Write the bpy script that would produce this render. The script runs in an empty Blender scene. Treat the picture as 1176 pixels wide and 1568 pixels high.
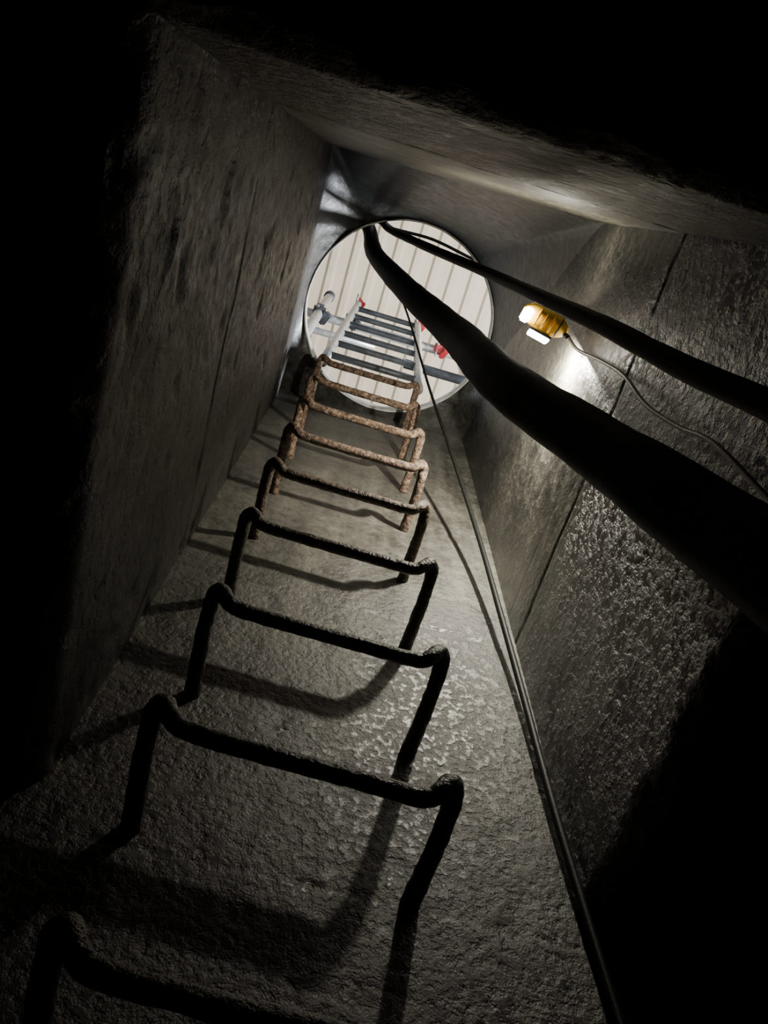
import bpy, bmesh, math, random
from mathutils import Vector, Matrix, noise
random.seed(4)
scene = bpy.context.scene
COL = scene.collection

# ------------------------------------------------------------------ materials
def new_mat(name):
    m = bpy.data.materials.new(name); m.use_nodes = True
    nt = m.node_tree; nt.nodes.clear()
    out = nt.nodes.new('ShaderNodeOutputMaterial')
    b = nt.nodes.new('ShaderNodeBsdfPrincipled')
    nt.links.new(b.outputs[0], out.inputs[0])
    return m, nt, b

def ramp(nt, src, stops):
    r = nt.nodes.new('ShaderNodeValToRGB')
    el = r.color_ramp.elements
    el[0].position, el[0].color = stops[0][0], (*stops[0][1], 1)
    el[1].position, el[1].color = stops[-1][0], (*stops[-1][1], 1)
    for p, c in stops[1:-1]:
        e = el.new(p); e.color = (*c, 1)
    nt.links.new(src, r.inputs[0]); return r.outputs[0]

def tex(nt, kind, scale, detail=6, rough=.6, vec=None, **kw):
    n = nt.nodes.new(kind)
    n.inputs['Scale'].default_value = scale
    if kind == 'ShaderNodeTexNoise':
        n.inputs['Detail'].default_value = detail
        n.inputs['Roughness'].default_value = rough
    if vec is not None: nt.links.new(vec, n.inputs['Vector'])
    return n.outputs[0]

def math_n(nt, op, a, b):
    n = nt.nodes.new('ShaderNodeMath'); n.operation = op
    for i, v in enumerate((a, b)):
        if isinstance(v, (int, float)): n.inputs[i].default_value = v
        else: nt.links.new(v, n.inputs[i])
    return n.outputs[0]

def maprange(nt, src, a, b, c, d):
    mr = nt.nodes.new('ShaderNodeMapRange'); mr.clamp = True
    nt.links.new(src, mr.inputs[0])
    for i, v in enumerate((a, b, c, d)): mr.inputs[i+1].default_value = v
    return mr.outputs[0]

def concrete(name, dark, light, coarse=.012, scale=48, fine=.002, rough=(.35, .75), smooth_above=None, lo=.38, hi=.62, streak=False, grime=.45):
    m, nt, b = new_mat(name)
    g = nt.nodes.new('ShaderNodeNewGeometry').outputs['Position']
    big = tex(nt, 'ShaderNodeTexNoise', 4.5, 6, .68, g)
    med = tex(nt, 'ShaderNodeTexNoise', 30, 6, .7, g)
    mix = math_n(nt, 'ADD', math_n(nt, 'MULTIPLY', big, .6), math_n(nt, 'MULTIPLY', med, .4))
    if streak:
        mp = nt.nodes.new('ShaderNodeMapping'); mp.inputs['Scale'].default_value = (1, 1, .09)
        nt.links.new(g, mp.inputs['Vector'])
        st = tex(nt, 'ShaderNodeTexNoise', 16, 4, .6, mp.outputs[0])
        mix = math_n(nt, 'ADD', math_n(nt, 'MULTIPLY', mix, .65), math_n(nt, 'MULTIPLY', st, .35))
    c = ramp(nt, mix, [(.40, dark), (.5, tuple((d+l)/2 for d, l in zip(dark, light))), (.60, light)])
    n1 = tex(nt, 'ShaderNodeTexNoise', scale, 5, .6, g)
    n1 = ramp(nt, n1, [(lo, (0,)*3), (hi, (1,)*3)])
    mx = nt.nodes.new('ShaderNodeMix'); mx.data_type = 'RGBA'; mx.blend_type = 'MULTIPLY'
    mx.inputs[0].default_value = 1
    nt.links.new(c, mx.inputs[6])
    nt.links.new(ramp(nt, n1, [(0, (grime,)*3), (1, (1,)*3)]), mx.inputs[7])
    nt.links.new(mx.outputs[2], b.inputs['Base Color'])
    nt.links.new(maprange(nt, med, .3, .7, rough[0], rough[1]), b.inputs['Roughness'])
    b1 = nt.nodes.new('ShaderNodeBump'); b1.inputs['Distance'].default_value = coarse
    b1.inputs['Strength'].default_value = .8
    if smooth_above:
        sep = nt.nodes.new('ShaderNodeSeparateXYZ'); nt.links.new(g, sep.inputs[0])
        nt.links.new(maprange(nt, sep.outputs[2], smooth_above[0], smooth_above[1], .85, smooth_above[2]), b1.inputs['Strength'])
    nt.links.new(n1, b1.inputs['Height'])
    n2 = tex(nt, 'ShaderNodeTexNoise', 260, 2, .5, g)
    b2 = nt.nodes.new('ShaderNodeBump'); b2.inputs['Distance'].default_value = fine
    b2.inputs['Strength'].default_value = .6
    nt.links.new(n2, b2.inputs['Height']); nt.links.new(b1.outputs[0], b2.inputs['Normal'])
    nt.links.new(b2.outputs[0], b.inputs['Normal'])
    return m

M_rough = concrete('rough_spalled_concrete', (.024,.024,.021), (.115,.11,.092), .0075, 62, .0012, (.22,.45), (1.40, 1.55, .22), .46, .74)
M_front = concrete('wet_cast_concrete', (.06,.056,.044), (.15,.142,.106), .004, 60, .0009, (.35,.6), (1.42, 1.55, .10))
M_back = concrete('cast_concrete', (.022,.021,.0185), (.105,.102,.086), .0024, 75, .0010, (.34,.58), (1.25, 1.9, .3), .30, .56, True, .6)
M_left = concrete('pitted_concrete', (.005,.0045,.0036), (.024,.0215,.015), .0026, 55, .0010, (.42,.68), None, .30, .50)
M_slab = concrete('smooth_wet_concrete', (.020,.020,.017), (.044,.044,.036), .0008, 30, .0003, (.3,.5))
M_dark = concrete('damp_chamber_concrete', (.012,.012,.011), (.03,.03,.027), .006, 35)

def simple(name, col, rough=.5, metal=0, bump=0, bscale=80, var=.25, spec=.5):
    m, nt, b = new_mat(name)
    g = nt.nodes.new('ShaderNodeNewGeometry').outputs['Position']
    n = tex(nt, 'ShaderNodeTexNoise', bscale*.4, 5, .6, g)
    c = ramp(nt, n, [(.35, tuple(x*(1-var) for x in col)), (.65, tuple(min(1, x*(1+var)) for x in col))])
    nt.links.new(c, b.inputs['Base Color'])
    b.inputs['Roughness'].default_value = rough; b.inputs['Metallic'].default_value = metal
    b.inputs['Specular IOR Level'].default_value = spec
    if bump:
        n2 = tex(nt, 'ShaderNodeTexNoise', bscale, 5, .6, g)
        bb = nt.nodes.new('ShaderNodeBump'); bb.inputs['Distance'].default_value = bump
        nt.links.new(n2, bb.inputs['Height']); nt.links.new(bb.outputs[0], b.inputs['Normal'])
    return m

M_hose = simple('black_rubber', (.0035,.0035,.0035), .6, 0, .001, 60, .25, .10)
M_cable = simple('black_cable', (.006,.006,.0055), .5, 0, .0005, 200, .25, .15)
M_lampcable = simple('grey_cable', (.17,.16,.135), .4, 0, .0005, 200)
M_alu = simple('galvanised_tube', (.55,.56,.58), .35, .5, .0005, 90)
M_grey = simple('dull_steel', (.10,.11,.125), .5, .5, .0005, 90)
M_red = simple('red_painted_coupler', (.38,.03,.035), .45)
M_yellow = simple('yellow_plastic', (.85,.46,.02), .4)
M_black = simple('black_plastic', (.02,.02,.02), .4)
M_roof = simple('cream_cladding', (.80,.71,.57), .55, 0, 0, 8, .05)
M_ground = simple('site_concrete', (.4,.39,.36), .8, 0, .002, 40)
M_ring = simple('steel_frame', (.5,.5,.48), .5, .2, .0008, 60)

def iron_mat():
    m, nt, b = new_mat('rusted_step_iron')
    g = nt.nodes.new('ShaderNodeNewGeometry').outputs['Position']
    sep = nt.nodes.new('ShaderNodeSeparateXYZ'); nt.links.new(g, sep.inputs[0])
    n = tex(nt, 'ShaderNodeTexNoise', 90, 5, .65, g)
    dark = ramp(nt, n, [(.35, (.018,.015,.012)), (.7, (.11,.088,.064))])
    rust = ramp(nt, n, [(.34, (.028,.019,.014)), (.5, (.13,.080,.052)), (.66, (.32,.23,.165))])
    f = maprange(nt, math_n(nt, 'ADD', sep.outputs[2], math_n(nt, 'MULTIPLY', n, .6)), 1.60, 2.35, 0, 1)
    mx = nt.nodes.new('ShaderNodeMix'); mx.data_type = 'RGBA'
    nt.links.new(f, mx.inputs[0]); nt.links.new(dark, mx.inputs[6]); nt.links.new(rust, mx.inputs[7])
    nt.links.new(mx.outputs[2], b.inputs['Base Color'])
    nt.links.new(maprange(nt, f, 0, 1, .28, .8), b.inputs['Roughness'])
    n2 = tex(nt, 'ShaderNodeTexNoise', 150, 4, .6, g)
    bb = nt.nodes.new('ShaderNodeBump'); bb.inputs['Distance'].default_value = .004
    nt.links.new(n2, bb.inputs['Height']); nt.links.new(bb.outputs[0], b.inputs['Normal'])
    return m
M_iron = iron_mat()

def emis(name, col, s):
    m, nt, b = new_mat(name)
    b.inputs['Base Color'].default_value = (*col, 1)
    b.inputs['Emission Color'].default_value = (*col, 1)
    b.inputs['Emission Strength'].default_value = s
    return m
M_led = emis('lit_led_diffuser', (1, .96, .84), 45)

# ------------------------------------------------------------------ mesh helpers
def obj_from(name, verts, faces, mat, smooth=True, parent=None):
    me = bpy.data.meshes.new(name)
    me.from_pydata([tuple(v) for v in verts], [], faces)
    me.update()
    if smooth:
        for p in me.polygons: p.use_smooth = True
    o = bpy.data.objects.new(name, me); COL.objects.link(o)
    me.materials.append(mat)
    if parent: o.parent = parent
    return o

def catmull(pts, rad, n):
    P = [Vector(p) for p in pts]
    P = [P[0]*2-P[1]] + P + [P[-1]*2-P[-2]]
    R = [rad[0]] + list(rad) + [rad[-1]]
    out, ro = [], []
    for i in range(1, len(P)-2):
        for k in range(n):
            t = k/n
            a, b, c, d = P[i-1], P[i], P[i+1], P[i+2]
            out.append(.5*((2*b)+(c-a)*t+(2*a-5*b+4*c-d)*t*t+(3*b-a-3*c+d)*t**3))
            ro.append(R[i]*(1-t)+R[i+1]*t)
    out.append(P[-2]); ro.append(R[-2])
    return out, ro

def sweep_data(pts, rad, n=8, seg=12, amp=0, nsc=60, flat=1.0, smooth=True):
    if isinstance(rad, (int, float)): rad = [rad]*len(pts)
    if smooth: path, R = catmull(pts, rad, n)
    else: path, R = [Vector(p) for p in pts], rad
    verts, faces = [], []
    t0 = (path[1]-path[0]).normalized()
    up = Vector((0, 0, 1)) if abs(t0.z) < .9 else Vector((1, 0, 0))
    nrm = t0.cross(up).normalized()
    for i, p in enumerate(path):
        t = (path[min(i+1, len(path)-1)]-path[max(i-1, 0)]).normalized()
        nrm = (nrm - t*nrm.dot(t)).normalized()
        bn = t.cross(nrm)
        for s in range(seg):
            a = 2*math.pi*s/seg
            d = nrm*math.cos(a)+bn*math.sin(a)*flat
            q = p+d*R[i]
            if amp: q = q + d*amp*(noise.noise(q*nsc)+.5*noise.noise(q*nsc*2.3))
            verts.append(q)
    L = len(path)
    for i in range(L-1):
        for s in range(seg):
            a = i*seg+s; b = i*seg+(s+1) % seg
            faces.append((a, b, b+seg, a+seg))
    faces.append(tuple(range(seg))[::-1]); faces.append(tuple(range((L-1)*seg, L*seg)))
    return verts, faces

def sweep(name, pts, rad, mat, parent=None, **kw):
    v, f = sweep_data(pts, rad, **kw)
    return obj_from(name, v, f, mat, True, parent)

def box_obj(name, c, s, mat, bev=.003, parent=None, rot=None):
    bm = bmesh.new(); bmesh.ops.create_cube(bm, size=1)
    bmesh.ops.scale(bm, vec=s, verts=bm.verts)
    bmesh.ops.bevel(bm, geom=bm.edges[:], offset=bev, segments=2, affect='EDGES')
    me = bpy.data.meshes.new(name); bm.to_mesh(me); bm.free(); me.materials.append(mat)
    o = bpy.data.objects.new(name, me); COL.objects.link(o)
    o.location = c
    if rot: o.rotation_euler = rot
    if parent: o.parent = parent
    return o

def empty(name, loc=(0, 0, 0)):
    e = bpy.data.objects.new(name, None); COL.objects.link(e); e.location = loc
    e.empty_display_size = .05
    return e

# ------------------------------------------------------------------ shaft
X0, X1, Y0, Y1 = -.242, .511, -.079, .81
ZB, ZJ, ZT = .765, 1.466, 3.03

def fbm(p, o=4):
    s, a = 0, 1
    for _ in range(o):
        s += a*noise.noise(p); p = p*2.1+Vector((3.1, 1.7, 9.2)); a *= .52
    return s

def wall(name, org, ud, ul, zlo, zhi, nin, mat, amp, step=.009, joints=(), lip=False, pits=0, ledges=()):
    nu = int(ul/step); nv = int((zhi-zlo)/step)
    V, F = [], []
    nin = Vector(nin); ud = Vector(ud)
    for j in range(nv+1):
        z = zlo+(zhi-zlo)*j/nv
        for i in range(nu+1):
            u = ul*i/nu
            p = Vector((org[0], org[1], z))+ud*u
            a = amp if z < ZJ+.05 else amp*.5
            d = a*fbm(p*7, 3)+a*.2*noise.noise(p*40)
            if pits:
                k = noise.noise(p*16+Vector((5, 5, 5)))
                if k > .28: d -= pits*(k-.28)*3
            for zj, dep, w in joints:
                zz = z-zj-.005*noise.noise(p*6)
                d -= dep*math.exp(-(zz/w)**2)*max(0, 1+1.1*noise.noise(p*12))
            for (lu, lz, lw, lh, ld) in ledges:
                uu = (u-lu)/lw; vv = (z-lz+.02*noise.noise(p*15))/lh
                if abs(uu) < 1 and abs(vv) < 1: d += ld*(1-uu*uu)*(1-vv*vv)
            if lip:
                e = z-zlo-.010*fbm(p*14)-.005
                if e < .035: d -= (.035-e)**2*12
                if j == 0: p.z += .012*fbm(p*11)
            V.append(p+nin*d)
    w = nu+1
    for j in range(nv):
        for i in range(nu):
            F.append((j*w+i, j*w+i+1, (j+1)*w+i+1, (j+1)*w+i))
    return obj_from(name, V, F, mat)

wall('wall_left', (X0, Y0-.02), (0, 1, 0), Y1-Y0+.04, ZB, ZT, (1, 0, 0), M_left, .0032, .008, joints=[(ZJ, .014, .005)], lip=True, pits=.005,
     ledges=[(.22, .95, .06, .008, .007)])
wall('wall_right', (X1, Y0-.02), (0, 1, 0), Y1-Y0+.04, ZB, ZT, (-1, 0, 0), M_rough, .0022, .007, joints=[(ZJ, .0045, .0035), (ZJ+.11, .002, .003)], lip=True)
wall('wall_front', (X0-.02, Y0), (1, 0, 0), X1-X0+.04, ZB, ZT, (0, 1, 0), M_front, .0028, .008, joints=[(ZJ, .010, .004)], lip=True)
wall('wall_back', (X0-.03, Y1), (1, 0, 0), X1-X0+.06, -.4, ZT, (0, -1, 0), M_back, .0018, .006,
     joints=[(ZJ-.03, .004, .003), (1.0, .002, .003), (.72, .0015, .003), (2.15, .003, .004)], pits=.002)

# reducing slab: rectangular shaft to round opening
CX, CY, CR, CZ = .128, .427, .361, 3.0
def rim(a): return Vector((CX+CR*math.cos(a), CY+CR*math.sin(a), CZ))
def outer(a):
    dx, dy = math.cos(a), math.sin(a)
    ts = []
    if dx > 1e-6: ts.append((X1+.012-CX)/dx)
    if dx < -1e-6: ts.append((X0-.012-CX)/dx)
    if dy > 1e-6: ts.append((Y1+.012-CY)/dy)
    if dy < -1e-6: ts.append((Y0-.012-CY)/dy)
    t = min(ts); x, y = CX+dx*t, CY+dy*t
    s = min(1, max(0, (x-X0)/(X1-X0))); q = min(1, max(0, (y-Y0)/(Y1-Y0)))
    zf = 2.68*(1-s)+1.98*s
    e = q**.8
    return Vector((x, y, zf*(1-e)+CZ*e))
N, K = 192, 20
V, F = [], []
for k in range(K+1):
    t = k/K
    for i in range(N):
        a = 2*math.pi*i/N
        o, r = outer(a), rim(a)
        p = o.lerp(r, t)
        p.z = o.z+(r.z-o.z)*(1-(1-t)**1.35)
        p.z += .003*fbm(p*8)
        V.append(p)
for dz, dr in ((.02, .0), (.045, .004), (.05, .02)):
    for i in range(N):
        a = 2*math.pi*i/N; p = rim(a)
        V.append(Vector((CX+(CR+dr)*math.cos(a), CY+(CR+dr)*math.sin(a), CZ+dz+.002*noise.noise(p*20))))
for k in range(K+3):
    for i in range(N):
        j = (i+1) % N
        F.append((k*N+i, k*N+j, (k+1)*N+j, (k+1)*N+i))
obj_from('ceiling', V, F, M_slab)
V, F = [], []
prof = [(.0005, -.004), (-.005, -.004), (-.006, .02), (-.004, .056), (.03, .060), (.03, .054)]
for dr, dz in prof:
    for i in range(N):
        a = 2*math.pi*i/N; p = rim(a); wob = .0025*noise.noise(p*14+Vector((0, 0, dz*10)))
        V.append((CX+(CR+dr+wob)*math.cos(a), CY+(CR+dr+wob)*math.sin(a), CZ+dz))
for k in range(len(prof)-1):
    for i in range(N):
        j = (i+1) % N; F.append((k*N+i, k*N+j, (k+1)*N+j, (k+1)*N+i))
obj_from('trim_1', V, F, M_ring)

V, F = [], []
for i in range(N):
    a = 2*math.pi*i/N
    V.append((CX+(CR+.018)*math.cos(a), CY+(CR+.018)*math.sin(a), CZ+.05))
for i in range(N):
    a = 2*math.pi*i/N; s = 4/max(abs(math.cos(a)), abs(math.sin(a)))
    V.append((CX+s*math.cos(a), CY+s*math.sin(a), CZ+.05))
for i in range(N):
    j = (i+1) % N; F.append((i, j, N+j, N+i))
obj_from('ground_slab', V, F, M_ground, False)

# chamber below
def quad(name, vs, mat): return obj_from(name, vs, [(0, 1, 2, 3)], mat, False)
cx0, cx1, cy0, cy1, cz0 = -1.1, 1.4, -1.2, .835, -1.5
zc = ZB+.015
quad('floor', [(cx0, cy0, cz0), (cx1, cy0, cz0), (cx1, cy1, cz0), (cx0, cy1, cz0)], M_dark)
quad('wall_chamber_back', [(cx0, cy1, cz0), (cx1, cy1, cz0), (cx1, cy1, zc), (cx0, cy1, zc)], M_dark)
quad('wall_chamber_front', [(cx0, cy0, cz0), (cx1, cy0, cz0), (cx1, cy0, zc), (cx0, cy0, zc)], M_dark)
quad('wall_chamber_left', [(cx0, cy0, cz0), (cx0, cy1, cz0), (cx0, cy1, zc), (cx0, cy0, zc)], M_dark)
quad('wall_chamber_right', [(cx1, cy0, cz0), (cx1, cy1, cz0), (cx1, cy1, zc), (cx1, cy0, zc)], M_dark)
o = [(cx0, cy0), (cx1, cy0), (cx1, cy1), (cx0, cy1)]
n = [(X0-.012, Y0-.012), (X1+.012, Y0-.012), (X1+.012, Y1+.02), (X0-.012, Y1+.02)]
V = [(x, y, zc) for x, y in o+n]
obj_from('ceiling_chamber', V, [(i, (i+1) % 4, 4+(i+1) % 4, 4+i) for i in range(4)], M_dark, False)

# ------------------------------------------------------------------ step irons
def step_iron(z, seed):
    rnd = random.Random(seed)
    xl, xr = -.115+rnd.uniform(-.004, .004), .258+rnd.uniform(-.004, .004)
    zl, zr = z+.010+rnd.uniform(-.003, .003), z-.004+rnd.uniform(-.003, .003)
    yf = .630
    pts = [(xl+.004, .812, zl-.004), (xl+.002, .76, zl-.002), (xl, .70, zl), (xl, .658, zl+.004), (xl+.001, .634, zl+.013),
           (xl+.010, .620, zl+.010), (xl+.024, .622, zl-.006), (xl+.045, .629, zl-.013),
           (xl*.65+xr*.35, yf, zl*.65+zr*.35-.014), (xl*.35+xr*.65, yf, zl*.35+zr*.65-.014),
           (xr-.045, .629, zr-.013), (xr-.024, .622, zr-.006), (xr-.010, .620, zr+.010),
           (xr-.001, .634, zr+.013), (xr, .658, zr+.004), (xr, .70, zr), (xr-.002, .76, zr-.002), (xr-.004, .812, zr-.004)]
    r = .0122
    rad = [r*1.1, r*1.05, r, r, r*1.1, r*1.1, r, r, r*.97, r*.97, r, r, r*1.1, r*1.1, r, r, r*1.05, r*1.1]
    v, f = sweep_data(pts, rad, n=9, seg=16, amp=.0014, nsc=70)
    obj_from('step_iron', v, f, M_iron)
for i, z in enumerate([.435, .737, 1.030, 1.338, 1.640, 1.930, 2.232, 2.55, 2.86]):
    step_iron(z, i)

# ------------------------------------------------------------------ hoses, cables
sweep('discharge_hose', [(-.24, -.05, 3.095), (-.13, .07, 3.105), (-.068, .150, 3.045), (-.02, .205, 2.75), (.09, .235, 2.3), (.203, .241, 1.75), (.232, .213, 1.2),
       (.268, .186, .86), (.289, .167, .65), (.303, .150, .46), (.315, .10, 0), (.32, -.0, -.8), (.33, -.1, -1.45)],
      [.024, .026, .026, .030, .036, .040, .039]+[.036]*6, M_hose, n=10, seg=24, amp=.002, nsc=9, flat=.9)
sweep('water_hose', [(-.22, -.10, 3.075), (-.10, .02, 3.095), (-.02, .115, 3.06), (.10, .125, 2.7), (.262, .116, 2.1), (.315, .098, 1.5), (.335, .086, 1.15), (.352, .077, .75),
       (.36, .04, .3), (.37, -.1, -.5), (.38, -.2, -1.47)],
      .014, M_hose, n=10, seg=16, amp=.001, nsc=12)
sweep('pull_rope', [(-.12, .03, 3.068), (-.04, .17, 3.075), (.02, .25, 3.0), (.135, .365, 2.9), (.268, .54, 2.5), (.355, .64, 2.2), (.428, .72, 1.82), (.462, .76, 1.5),
       (.482, .783, 1.252), (.492, .791, .95), (.502, .794, .76), (.514, .795, .5), (.525, .797, 0), (.54, .80, -1.48)],
      [.0038]*4+[.0045, .0055, .0065, .007, .007]+[.0070]*5, M_cable, n=10, seg=10)
sweep('extension_cable', [(-.5, .02, 3.06), (-.14, .09, 3.15), (-.01, .122, 3.14), (.17, .118, 3.13), (.34, .142, 3.12), (.45, .15, 3.10), (.62, .12, 3.064), (1.0, .10, 3.06)],
      .006, M_cable, n=10, seg=10)
LP = Vector((.412, .168, 1.86))
sweep('lamp_cable', [LP+Vector((.06, .02, -.03)), (.485, .20, 1.76), (.496, .19, 1.60), (.49, .182, 1.42), (.488, .196, 1.26), (.49, .19, 1.107), (.488, .176, .983),
       (.482, .185, .796), (.47, .19, .6), (.46, .15, .2), (.45, .1, -.6), (.44, .05, -1.49)],
      .004, M_lampcable, n=12, seg=10)

# ------------------------------------------------------------------ work lamp
lamp = empty('work_lamp', LP)
def lathe(name, prof, mat, loc, rot=(0, 0, 0), sc=(1, 1, 1), n=32):
    V, F = [], []
    for r, z in prof:
        for i in range(n):
            a = 2*math.pi*i/n; V.append((r*math.cos(a)*sc[0], r*math.sin(a)*sc[1], z*sc[2]))
    for k in range(len(prof)-1):
        for i in range(n):
            j = (i+1) % n; F.append((k*n+i, k*n+j, (k+1)*n+j, (k+1)*n+i))
    o = obj_from(name, V, F, mat, True, lamp); o.location = loc; o.rotation_euler = rot
    return o
prof = [(.001, -.022), (.03, -.022), (.046, -.018), (.053, -.008), (.055, .002), (.051, .014), (.04, .022), (.02, .026), (.001, .026)]
HR = (math.radians(20), math.radians(12), math.radians(12))
lathe('housing', prof, M_yellow, (0, 0, 0), HR, (1.1, .55, 1))
for k in range(4):
    x = -.018+.018*k
    v, f = sweep_data([(x, -.026, -.012), (x, -.016, -.026), (x, 0, -.030), (x, .012, -.026)], .0025, n=4, seg=8)
    obj_from('rib_%d' % (k+1), v, f, M_black if k == 3 else M_yellow, True, lamp).rotation_euler = HR
box_obj('led_panel_1', (-.050, -.002, -.016), (.022, .034, .026), M_led, .004, lamp, (.1, .35, .2))
box_obj('led_panel_2', (-.005, .040, -.008), (.052, .008, .026), M_led, .002, lamp, (-.4, .1, .2))
box_obj('panel_frame', (-.005, .034, -.006), (.06, .006, .034), M_black, .002, lamp, (-.4, .1, .2))
v, f = sweep_data([(.045, -.02, .02), (.06, -.02, .05), (.055, 0, .075), (.03, .0, .085), (.0, 0, .06), (-.02, 0, .03)], .004, n=6, seg=8)
obj_from('hanging_hook', v, f, M_black, True, lamp)
v, f = sweep_data([(.03, .01, -.01), (.048, .015, -.02), (.06, .02, -.03)], .006, n=6, seg=8)
obj_from('cable_gland', v, f, M_black, True, lamp)

def light(kind, name, loc, power, col, **kw):
    l = bpy.data.lights.new(name, kind); l.energy = power; l.color = col
    for k, w in kw.items(): setattr(l, k, w)
    ob = bpy.data.objects.new(name, l); COL.objects.link(ob); ob.location = loc
    return ob
def aim(ob, d): ob.rotation_euler = Vector(d).to_track_quat('-Z', 'Y').to_euler()
WARM = (1, .94, .79)
l1 = light('AREA', 'work_lamp_light', LP+Vector((.040, .058, -.014)), 29.0, WARM, size=.026)
aim(l1, (.42, .88, .12))
l2 = light('AREA', 'work_lamp_light', LP+Vector((-.060, -.028, -.004)), 2.9, WARM, size=.022)
aim(l2, (-.22, -.90, .34))

# ------------------------------------------------------------------ above ground
al = empty('access_ladder')
sweep('rail_1', [(-.108, .65, 2.93), (-.05, .60, 4.42)], .019, M_alu, al, n=6, seg=16)
sweep('rail_2', [(.274, .65, 2.93), (.288, .60, 4.35)], .019, M_alu, al, n=6, seg=16)
for k in range(6):
    z = 3.08+.23*k; t = (z-2.93)/1.49
    sweep('rung_%d' % (k+1), [(-.108+.058*t, .65-.05*t, z), (.274+.014*t, .65-.05*t, z)], .014, M_grey, al, n=3, seg=12)
sc = empty('scaffold_frame')
sweep('tube_1', [(-1.6, .71, 4.3), (1.8, .71, 4.3)], .024, M_alu, sc, n=4, seg=16)
sweep('tube_2', [(.25, .735, 3.8), (1.8, .735, 3.8)], .024, M_grey, sc, n=4, seg=16)
sweep('tube_3', [(-1.0, .83, 4.42), (.1, .80, 4.36)], .020, M_alu, sc, n=4, seg=16)
sweep('post_1', [(-.25, .71, 3.05), (-.245, .69, 4.95)], .026, M_alu, sc, n=4, seg=16)
sweep('post_2', [(.60, .76, 3.05), (.60, .76, 5.2)], .024, M_alu, sc, n=4, seg=16)
sweep('post_3', [(-1.55, .74, 3.05), (-1.55, .74, 5.2)], .024, M_alu, sc, n=4, seg=16)
sweep('post_4', [(.95, .735, 3.05), (.95, .735, 5.2)], .022, M_alu, sc, n=4, seg=16)
sweep('post_cap', [(-.245, .69, 4.93), (-.245, .69, 5.0)], .034, M_grey, sc, n=2, seg=16)
def coupler(name, c, s=1, mat=M_red):
    c = Vector(c); e = empty(name)
    box_obj('jaw_1', c+Vector((0, -.008, 0))*s, (.042*s, .05*s, .04*s), mat, .009*s, e)
    box_obj('jaw_2', c+Vector((.024, .006, -.018))*s, (.028*s, .05*s, .026*s), mat, .006*s, e, (.3, .2, .5))
    v, f = sweep_data([c+Vector((-.012, -.05, -.02)), c+Vector((-.012, .035, -.02))], .006, n=2, seg=8)
    obj_from('bolt', v, f, M_alu, True, e)
for c, s, mt in (((.44, .70, 4.27), 1.3, M_red), ((.29, .61, 4.28), 1.0, M_red), ((-.052, .60, 4.40), .9, M_red), ((-.245, .70, 4.29), 1.6, M_grey), ((-.07, .69, 4.29), 1.4, M_grey)):
    coupler('scaffold_coupler', c, s, mt)

V, F = [], []
per, hgt, zr = .175, .028, 7.0
x = -3.5; row = []
while x < 4.0:
    for fx, fz in ((0, 0), (.50, 0), (.62, 1), (.88, 1)):
        row.append((x+fx*per, zr+(hgt if fz == 0 else 0)))
    x += per
m = len(row)
for y in (-3.2, 4.6):
    for xx, zz in row: V.append((xx, y, zz+.02*y))
for i in range(m-1): F.append((i, i+1, m+i+1, m+i))
obj_from('roof_cladding', V, F, M_roof, False)

a1 = light('AREA', 'added_area_light', (2.6, .9, 3.6), 240, (1, .96, .90), size=.6)  # unseen light added to brighten the roof cladding from below
aim(a1, (-1.3, 0, 2.4))
a2 = light('AREA', 'added_area_light', (1.75, .56, 3.56), 120, (.88, .94, 1), size=.2)  # unseen cool light added for the bright strip high on the left wall
aim(a2, Vector((-.24, .56, 2.9))-a2.location)

w = bpy.data.worlds.new('world'); scene.world = w; w.use_nodes = True
w.node_tree.nodes['Background'].inputs[0].default_value = (.75, .85, 1, 1)
w.node_tree.nodes['Background'].inputs[1].default_value = .22

# ------------------------------------------------------------------ camera
cam = bpy.data.cameras.new('camera'); co = bpy.data.objects.new('camera', cam); COL.objects.link(co)
R = Matrix(((.9602, -.2641, -.0912), (-.2789, -.8856, -.3713), (.0173, .3820, -.9240)))
q = R.to_quaternion(); q.normalize()
co.rotation_mode = 'QUATERNION'; co.rotation_quaternion = q; co.location = (0, 0, 0)
cam.sensor_fit = 'VERTICAL'; cam.sensor_height = 36; cam.lens = 27.05
cam.clip_start = .01
scene.camera = co
